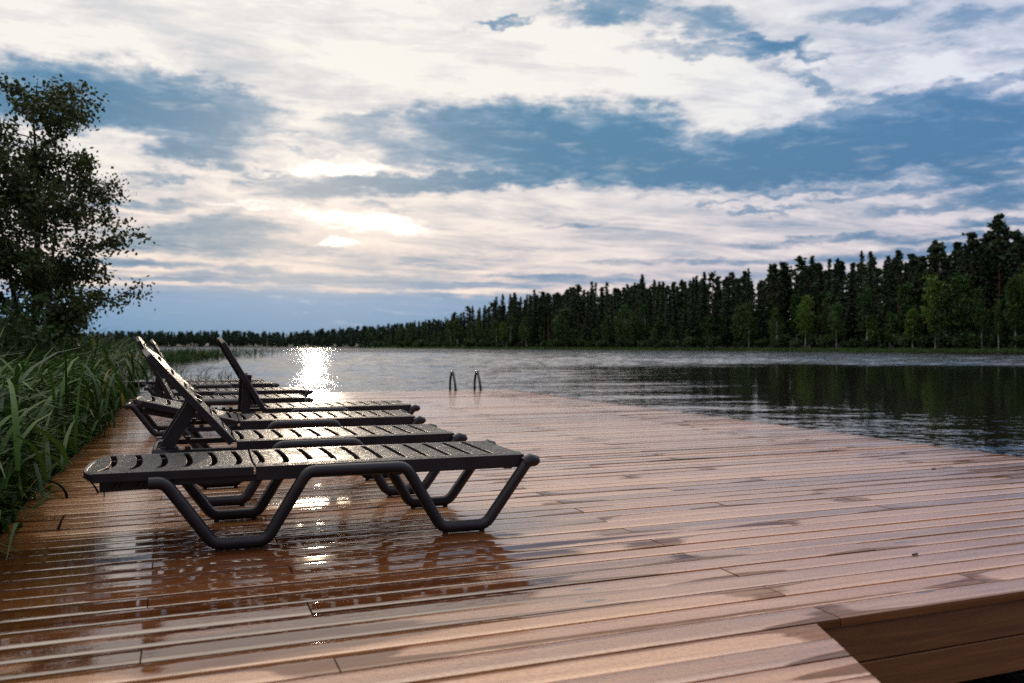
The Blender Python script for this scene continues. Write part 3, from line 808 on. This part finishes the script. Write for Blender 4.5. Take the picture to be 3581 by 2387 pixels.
# ------------------------------------------------------------------ the forest on the right bank
def proto(name, geo, tm, lm, H):
    mb, c, s, dr = geo
    o = tree_proto(name, mb, M[tm], c, s, M[lm], dr); o['H'] = H
    return o
SPR = [proto('spruce_tree', spruce(24, w, b), 'bark', 'needle', 24) for w, b in ((3.4, .08), (2.9, .12), (3.8, .06), (2.7, .16))]
PIN = [proto('pine_tree', pine(24, w, b), 'pinebark', 'needle', 24) for w, b in ((2.9, .46), (2.5, .52), (3.3, .42), (2.7, .36))]
BIR = [proto('birch_tree', broad(15, w, b, random.gauss(0, .8), 36, .40, .25, fk), 'birchbark', 'birchleaf', 15) for w, b, fk in ((2.4, .28, 1), (2.0, .36, 1), (2.8, .24, 2))]
BRIGHT_B = [proto('birch_tree', broad(15, w, b, random.gauss(0, .6), 40, .40, .25, 1), 'birchbark', 'bright', 15) for w, b in ((2.1, .30), (2.5, .34))]
SHR = [proto('willow_shrub', shrub_geo(3.2, w), 'bark', 'bush', 3.2) for w in (1.8, 2.4)]
used = set()
def plant(p, x, y, z, h, rz, label, cat, group, wide=1.):
    if p.name in used: o = copy_tree(p)
    else: o = p; used.add(p.name)
    k = h/p['H']
    o.location = (x, y, z); o.rotation_euler = (random.gauss(0, .012), random.gauss(0, .012), rz); o.scale = (k*wide, k*wide, k)
    tag(o, label, cat, group)
    return o
# skyline: tree height along the shore (arc length measured from the right end)
HS = [(0, 29), (197, 29.5), (225, 28.5), (277, 26.5), (303, 26.5), (329, 24.5), (398, 26.5), (478, 27), (515, 22), (540, 18), (554, 17), (614, 15.5), (723, 14), (852, 12.5), (993, 16), (1157, 17)]
def htree(s): return float(np.interp(s, [q[0] for q in HS], [q[1] for q in HS]))
def arc_of(x, y):
    d = np.hypot(SH[:, 0]-x, SH[:, 1]-y); i = int(d.argmin()); return ARC[i]
S0, S1 = arc_of(190, 72)-10, arc_of(113, 539)+20
conifers = 0
for row, (inl, step) in enumerate(((9, 5.6), (17, 5.2), (27, 5.0))):
    s = S0+random.random()*3
    while s < S1 and conifers < 296:
        far = (s-S0)/(S1-S0)
        q = shore_at(s, inl+random.uniform(-3, 3))
        h = htree(s)*random.uniform(.82, 1.06)*(1 if row else .92)
        if random.random() < .10: h *= 1.08
        kind = PIN if random.random() < (.42 if far < .35 else .18) else SPR
        lab, cat = (('dark pine with a bare reddish trunk in the crowded forest of the right bank', 'pine tree') if kind is PIN else
                    ('dark pointed spruce in the crowded forest of the right bank', 'spruce tree'))
        plant(random.choice(kind), q[0], q[1], bank_z(inl)-.2, h, random.uniform(0, 6.28), lab, cat, 'pines of the right bank' if kind is PIN else 'spruces of the right bank', random.uniform(1.0, 1.35))
        conifers += 1
        s += step*random.uniform(.65, 1.35)*(1+.25*far)
# birches and other broadleaved trees along the water's edge
def at_px(az, s_hint=None):
    """arc length where the shoreline is seen at this azimuth from the deck"""
    best = None
    for s in np.arange(0, ARC[-1], 2.):
        p = shore_at(s); a = math.degrees(math.atan2(p[0], p[1])); e = abs(a-az)
        if best is None or e < best[0]: best = (e, s)
    return best[1]
SPECIAL = [ # azimuth, height, inland, bright, wide, label
 (39.8, 15.5, 3, 1, 1.0, 'bright green birch standing alone against the dark conifers in the middle of the right bank'),
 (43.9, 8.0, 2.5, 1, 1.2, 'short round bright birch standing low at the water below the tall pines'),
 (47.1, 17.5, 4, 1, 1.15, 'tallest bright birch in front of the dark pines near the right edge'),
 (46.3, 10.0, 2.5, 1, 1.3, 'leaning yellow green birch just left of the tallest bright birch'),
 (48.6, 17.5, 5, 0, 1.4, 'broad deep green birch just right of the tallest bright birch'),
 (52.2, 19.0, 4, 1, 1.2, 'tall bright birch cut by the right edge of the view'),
 (24.5, 17.0, 4, 0, 1.6, 'wide rounded birch crown at the left part of the right forest'),
 (28.4, 16.5, 4, 0, 1.2, 'slim birch with paired white stems next to the wide rounded crown'),
 (20.2, 12.5, 4, 1, .9, 'small yellowish birch where the forest drops towards the far shore'),
]
for az, h, inl, br, wd, lab in SPECIAL:
    s = at_px(az); q = shore_at(s, inl)
    plant(random.choice(BRIGHT_B if br else BIR), q[0], q[1], bank_z(inl), h, random.uniform(0, 6.28), lab, 'birch tree', None, wd)
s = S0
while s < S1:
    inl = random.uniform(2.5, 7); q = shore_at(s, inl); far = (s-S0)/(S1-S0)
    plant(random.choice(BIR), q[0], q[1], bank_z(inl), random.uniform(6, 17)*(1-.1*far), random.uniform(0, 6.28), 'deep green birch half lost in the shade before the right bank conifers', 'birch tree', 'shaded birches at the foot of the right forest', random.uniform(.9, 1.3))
    s += random.uniform(4, 13)
s = S0
while s < S1:
    inl = random.uniform(1., 5); q = shore_at(s, inl)
    plant(random.choice(SHR), q[0], q[1], bank_z(inl), random.uniform(1.6, 4.6), random.uniform(0, 6.28), 'low willow shrub on the water line of the right bank', 'shrub', 'willow shrubs along the right bank', random.uniform(.9, 1.4))
    s += random.uniform(2.5, 8)
# bare white stems at the right edge
for az, h in ((50.2, 14), (50.9, 11), (51.6, 15), (51.9, 16)):
    s = at_px(az); q = shore_at(s, 1.5)
    plant(BIR[1], q[0], q[1], bank_z(1.5), h, random.uniform(0, 6.28), 'thin birch with a bright white stem at the right end of the far bank', 'birch tree', 'white stemmed birches at the right edge', .75)
for p in SPR+PIN+BIR+BRIGHT_B+SHR:
    if p.name not in used:
        for ch in list(p.children): bpy.data.objects.remove(ch)
        bpy.data.objects.remove(p)
def proto_arrays(lst, keep=1.):
    out = []
    for p in lst:
        for ch in p.children:
            if ch.name.startswith('crown'):
                n = len(ch.data.vertices); v = np.empty(n*3, np.float32); ch.data.vertices.foreach_get('co', v); v = v.reshape(-1, 4, 3)
                out.append((v, p['H']))
    return out
CR = proto_arrays(SPR); CB = proto_arrays(BIR)
def wood_mass(name, spots, frac, mat_, blow=1.6):
    V, RN = [], []
    for (x, y, z, h, kind) in spots:
        v, H = (CR if kind else CB)[random.randrange(len(CR if kind else CB))]
        k = rng.random(len(v)) < frac; q = v[k]; c = q.mean(1, keepdims=True); q = c+(q-c)*blow
        a = random.uniform(0, 6.28); ca, sa = math.cos(a), math.sin(a); sc = h/H
        w = np.empty_like(q); w[..., 0] = (q[..., 0]*ca-q[..., 1]*sa)*sc*1.1+x; w[..., 1] = (q[..., 0]*sa+q[..., 1]*ca)*sc*1.1+y; w[..., 2] = q[..., 2]*sc+z
        V.append(w.reshape(-1, 3)); RN.append(np.full(len(q)*4, random.random()*.5)+np.repeat(rng.random(len(q)), 4)*.5)
    V = np.concatenate(V); F = np.arange(len(V)).reshape(-1, 4)
    return mesh_np(name, V, F, mat_, None, dict(rnd=np.concatenate(RN)))
# the depth of the forest behind its front rows
sp = []
for row, inl in enumerate((36, 46, 60)):
    s = S0
    while s < S1+30:
        q = shore_at(s, inl+random.uniform(-4, 4)); sp.append((q[0], q[1], bank_z(inl)-.3, htree(s)*random.uniform(.90, 1.05), 1)); s += random.uniform(3.4, 6)
s = S0
while s < S1:
    q = shore_at(s, random.uniform(8, 22)); sp.append((q[0], q[1], bank_z(12), random.uniform(4, 11), 1)); s += random.uniform(1.6, 4)
tag(wood_mass('forest_interior', sp, .50, M['needle'], 2.0), 'dark depth of the forest behind the front trees of the right bank', 'forest', kind='stuff')
# far shore, one distant mass
sp = []
for inl in (4, 14, 26, 44):
    s = S1-10
    while s < ARC[-1]:
        q = shore_at(s, inl+random.uniform(-4, 4)); sp.append((q[0], q[1], bank_z(inl)-.2, htree(s)*random.uniform(.65, 1.02)*(.75 if inl < 8 else 1), 1 if random.random() < .45 else 0)); s += random.uniform(3, 6)
tag(wood_mass('distant_wood', sp, .26, M['farleaf'], 2.5), 'distant low wood closing the lake below the blue cloud bank', 'wood', kind='stuff')

# ------------------------------------------------------------------ reeds and grass
def blades(n, base, height, width, lean_az, lean, seg=5, curl=1.):
    """n arching blades; all arrays of length n; returns verts, faces"""
    t = np.linspace(0, 1, seg+1)
    ax = np.stack([np.sin(lean_az), np.cos(lean_az)], 1)                    # lean direction
    ox = np.stack([np.cos(lean_az+rng.normal(0, .5, n)), -np.sin(lean_az+rng.normal(0, .5, n))], 1)
    V = np.empty((n, seg+1, 2, 3), np.float32)
    for i, q in enumerate(t):
        b = lean*(q**(1.6*curl))
        h = height*(q-.38*np.clip(lean/height, 0, 1.4)*q**2.6)
        w = width*(1-q**2.2)*.5*(.6+.8*min(q*3, .5))+.0006
        cx = base[:, 0]+ax[:, 0]*b; cy = base[:, 1]+ax[:, 1]*b; cz = base[:, 2]+h
        for k, sg in enumerate((-1, 1)):
            V[:, i, k, 0] = cx+ox[:, 0]*w*sg; V[:, i, k, 1] = cy+ox[:, 1]*w*sg; V[:, i, k, 2] = cz
    V = V.reshape(-1, 3); m = (seg+1)*2
    f0 = np.array([(2*i, 2*i+1, 2*i+3, 2*i+2) for i in range(seg)])
    F = (np.arange(n)[:, None, None]*m+f0[None]).reshape(-1, 4)
    return V, F, m
def reed_field(name, pts, hmin, hmax, wid, lean_mu, lean_sd, lab, cat, az_mu=100., az_sd=55., dry=.03, seg=5, leaves=3, clampx=None):
    """stems with several long leaves each"""
    pts = np.asarray(pts); n = len(pts); h = rng.uniform(hmin, hmax, n)
    rep = leaves+1
    base = np.repeat(pts, rep, 0).astype(float); hh = np.repeat(h, rep); isleaf = np.tile(np.arange(rep) > 0, n)
    up = np.where(isleaf, rng.uniform(.10, .72, n*rep), 0.)
    saz = np.repeat(np.radians(rng.normal(az_mu, az_sd, n)), rep)
    sl = np.repeat(np.abs(rng.normal(lean_mu*.35, lean_sd*.4, n)), rep)*hh
    # leaves start on the (leaning) stem
    base[:, 0] += np.where(isleaf, np.sin(saz)*sl*up**1.6, 0); base[:, 1] += np.where(isleaf, np.cos(saz)*sl*up**1.6, 0); base[:, 2] += hh*up
    H = np.where(isleaf, rng.uniform(.26, .56, n*rep)*hh, hh*.84)
    az = np.where(isleaf, np.radians(rng.normal(az_mu, az_sd*1.2, n*rep)), saz)
    ln = np.where(isleaf, np.abs(rng.normal(lean_mu, lean_sd, n*rep))*H*1.2, sl)
    if clampx is not None:      # keep the leaves from sprawling far over the boards
        room = clampx-base[:, 0]+rng.uniform(-.08, .30, n*rep); rx = np.maximum(np.sin(az), .05)*ln
        q = np.arcsin(np.clip(room/np.maximum(ln, 1e-3), -.9, 1.)); az = np.where(rx > room, np.where(rng.random(n*rep) < .6, math.pi-q, q), az)
    wd = np.where(isleaf, wid*rng.uniform(.6, 1.2, n*rep), wid*.38)
    V, F, m = blades(n*rep, base, H, wd, az, ln, seg)
    rn = np.repeat(rng.random(n*rep), m)
    mi = np.repeat((rng.random(n*rep) < dry).astype(int), seg)
    o = mesh_np(name, V, F, [M['reed'], M['dryreed']], None, dict(rnd=rn), mi)
    return tag(o, lab, cat, kind='stuff')
def scatter(n, fx):
    out = []
    while len(out) < n:
        p = fx()
        if p is not None: out.append(p)
    return out
def near_reed():
    y = 2.7+random.random()**1.15*15; x = -.86-abs(random.gauss(0, 1.))*2.1
    if x < -7: return None
    if random.random() < .72 and x > -1.25: return None
    if y < 4 and x > -1.15: return None
    return (x, y, WZ-.05+max(0., -x-2.4)*.05)
reed_field('reed_bed', scatter(5600, near_reed), 0.95, 1.46, .029, 1.5, .5, 'dense green reeds crowding the left side of the deck', 'reeds', dry=.015, leaves=5, clampx=-.86)
def mid_reed():
    y = 16+random.random()*34; xe = -1.1-.02*(y-16)
    x = xe-abs(random.gauss(0, 2.8))
    return (x, y, WZ-.05+max(0., -x-3.)*.04)
reed_field('reed_bed', scatter(5200, mid_reed), 1.0, 1.75, .024, .55, .35, 'reeds behind the loungers along the left shore beyond the deck', 'reeds', seg=4, leaves=3)
def spit_reed():
    y = 48+random.random()*62; xe = np.interp(y, [48, 60, 75, 88, 100, 112], [-2.0, -.6, 1.6, 4.2, 8.6, 12.6])
    d = abs(random.gauss(0, 1.)); x = xe-d*3.2
    if y > 92 and random.random() < .72: return None
    return (x, y, WZ-.05)
reed_field('reed_spit', scatter(3600, spit_reed), .75, 1.35, .045, .4, .3, 'thin spit of reeds running out into the bright water', 'reeds', seg=3, leaves=2)
def loose_reed():
    y = 16.4+random.random()*14; x = -.7+random.random()*2.4-.02*(y-16)
    return (x, y, WZ-.05)
reed_field('loose_reeds', scatter(110, loose_reed), .55, 1.0, .022, .8, .4, 'few loose reeds standing in the bright water behind the lounger backs', 'reeds', seg=4, leaves=3, az_sd=90)
def left_far():
    y = 40+random.random()*120; x = -4.5-abs(random.gauss(0, 14))-(max(0, y-80)*.4)
    return (x, y, WZ+.1)
reed_field('far_reeds', scatter(5000, left_far), 1.2, 2.2, .07, .5, .3, 'reeds and tall grass on the left shore further away', 'reeds', seg=3, leaves=2)
# bank grass under the forest
pts = []
for k in range(15000):
    s = random.uniform(S0, S1); q = shore_at(s, random.uniform(-2.0, 1.8)); pts.append((q[0], q[1], WZ-.05))
n = len(pts); V, F, m = blades(n, np.array(pts), rng.uniform(.5, 1.15, n), np.full(n, .22), rng.uniform(0, 6.28, n), rng.uniform(0, .3, n), 2)
tag(mesh_np('bank_grass', V, F, M['grass'], None, dict(rnd=np.repeat(rng.random(n), m))), 'strip of pale green sedge along the foot of the right forest', 'grass', kind='stuff')

# ------------------------------------------------------------------ the near tree on the left and its neighbour
random.seed(23); rng = np.random.default_rng(23)
def near_tree(name, x, y, H, stems, spread, label, nleaf, zlo=.8):
    root = empty(name, (x, y, WZ+.1)); tag(root, label, 'tree')
    mb = MB(); tips = []
    for (tx, ty, th, r0) in stems:
        k = 9
        main = [Vector((tx*(i/k)**1.3+random.gauss(0, .03), ty*(i/k)**1.3+random.gauss(0, .03), th*i/k)) for i in range(k+1)]
        main[0] = Vector((random.gauss(0, .08), random.gauss(0, .08), -.3))
        mb.tube(main, [r0*(1-.93*i/k) for i in range(k+1)], 10)
        nb = int(th*11)
        for b in range(nb):
            f = .07+.91*(b+random.random())/nb; i = min(k-1, int(f*k)); p0 = main[i].lerp(main[i+1], f*k-i)
            a = random.uniform(0, 6.283); ln = spread*(.24+1.0*math.sin(math.pi*min(1, (.12+.80*(1-f))))**.8)*random.uniform(.55, 1.1)
            ln = max(ln, .30)
            rise = random.uniform(.25, .75)-.45*(1-f)
            p1 = p0+Vector((math.cos(a)*ln, math.sin(a)*ln, ln*rise))
            q = limb(mb, p0, p1, r0*.30*(1-f*.7), .006, 6, .05)
            for j in range(2, 7):
                base = q[j]
                nt = 3 if j > 3 else 2
                for tt in range(nt):
                    a2 = a+random.uniform(-1.3, 1.3); l2 = ln*random.uniform(.12, .34)
                    p2 = base+Vector((math.cos(a2)*l2, math.sin(a2)*l2, l2*random.uniform(-.55, .45)))
                    limb(mb, base, p2, .006, .0025, 3, .06); tips.append((base, p2))
    mb.build('trunk', M['bark'], root, 60)
    C = []; 
    per = nleaf//len(tips)+1
    for (b, p2) in tips:
        for q in range(int(per*random.uniform(.4, 1.6))):
            f = random.uniform(.15, 1.12); c = b.lerp(p2, f)
            C.append((c.x+random.gauss(0, .075), c.y+random.gauss(0, .075), c.z+random.gauss(0, .075)))
    C = np.array(C); v, f = quads_at(C, rng.uniform(.034, .060, len(C)), np.tile((0, 0, -.25), (len(C), 1)), 1.35)
    mesh_np('crown', v, f, M['alder'], root, dict(rnd=np.repeat(rng.random(len(C)), 4)))
    return root
near_tree('alder_tree', -1.82, 13.0, 5., [(.0, .1, 4.85, .075), (-.75, .3, 4.1, .055), (.38, -.1, 3.6, .05)], .80, 'tall dark leaved alder rising from the reeds at the left edge', 34000)
near_tree('alder_tree', -5.0, 13.6, 4.6, [(-.1, .1, 4.6, .06), (.5, .2, 4.1, .045)], 1.2, 'second dark alder mostly beyond the left edge of the view', 20000)

for (x, y, h, w, lab) in ((-2.3, 11.2, 1.75, 1.0, 'leafy green shrub in the reeds just below the tall alder'), (-3.5, 9.6, 1.7, 1.1, 'dark leafy shrub at the left edge among the reeds'), (-2.6, 16.5, 1.8, 1.2, 'bushy shrub behind the alder where the reeds thin out')):
    mb, c, sz, dr = shrub_geo(h, w)
    c = [(q[0]+random.gauss(0, .06), q[1]+random.gauss(0, .06), q[2]+random.gauss(0, .06)) for q in c for _ in range(5)]
    o = tree_proto('leafy_shrub', mb, M['bark'], c, [random.uniform(.04, .075) for _ in c], M['bush'])
    o.location = (x, y, WZ+.05); tag(o, lab, 'shrub')
# ------------------------------------------------------------------ small things on the boards
def stem(x, y, h, lx, ly, w, label, m, bend=1.6, group=None):
    o = empty('grass_stem', (x, y, -.01)); tag(o, label, 'grass stem', group)
    mb = MB(); k = 7
    mb.tube([(lx*(i/k)**bend, ly*(i/k)**bend, h*i/k*(1-.25*(i/k)**3)) for i in range(k+1)], [w*(1-.75*i/k)+.0006 for i in range(k+1)], 6, flat=.35)
    mb.build('blade', M[m], o, 60); return o
stem(-.53, 4.42, .105, .035, .0, .008, 'dark broken twig sticking up between the boards left of the front lounger', 'twig', 1.)
stem(-.59, 5.32, .16, -.16, .02, .009, 'arched green blade growing through the boards near the left deck edge', 'reed', 2.4)
stem(-.40, 5.30, .15, -.01, .0, .004, 'thin upright dark stalk beside the head of the front lounger', 'twig', 1.2)
stem(-.44, 5.45, .14, -.09, .0, .007, 'short bright green blade just left of the thin dark stalk', 'reed', 1.3)
stem(-.66, 8.7, .22, .02, .02, .006, 'thin stalk rising at the deck edge left of the second lounger', 'twig', 1.2)
for (x, y, lab, r) in ((4.84, 4.40, 'tiny dark leaf scrap lying alone on the pale boards at the right', .020), (2.78, 2.62, 'small black bark crumb between boards near the front of the deck', .016)):
    mb = MB(); n = 9
    ring = [(math.cos(2*math.pi*k/n)*r*(1+.3*math.sin(k*2.3)), math.sin(2*math.pi*k/n)*r*.55, .003+.004*math.sin(k*1.7)) for k in range(n)]
    mb.add(ring+[(0, 0, .009), (0, 0, .001)], [(k, (k+1) % n, n) for k in range(n)]+[((k+1) % n, k, n+1) for k in range(n)])
    o = mb.build('leaf_scrap', M['twig'], None, 60); o.location = (x, y, .001); tag(o, lab, 'leaf')
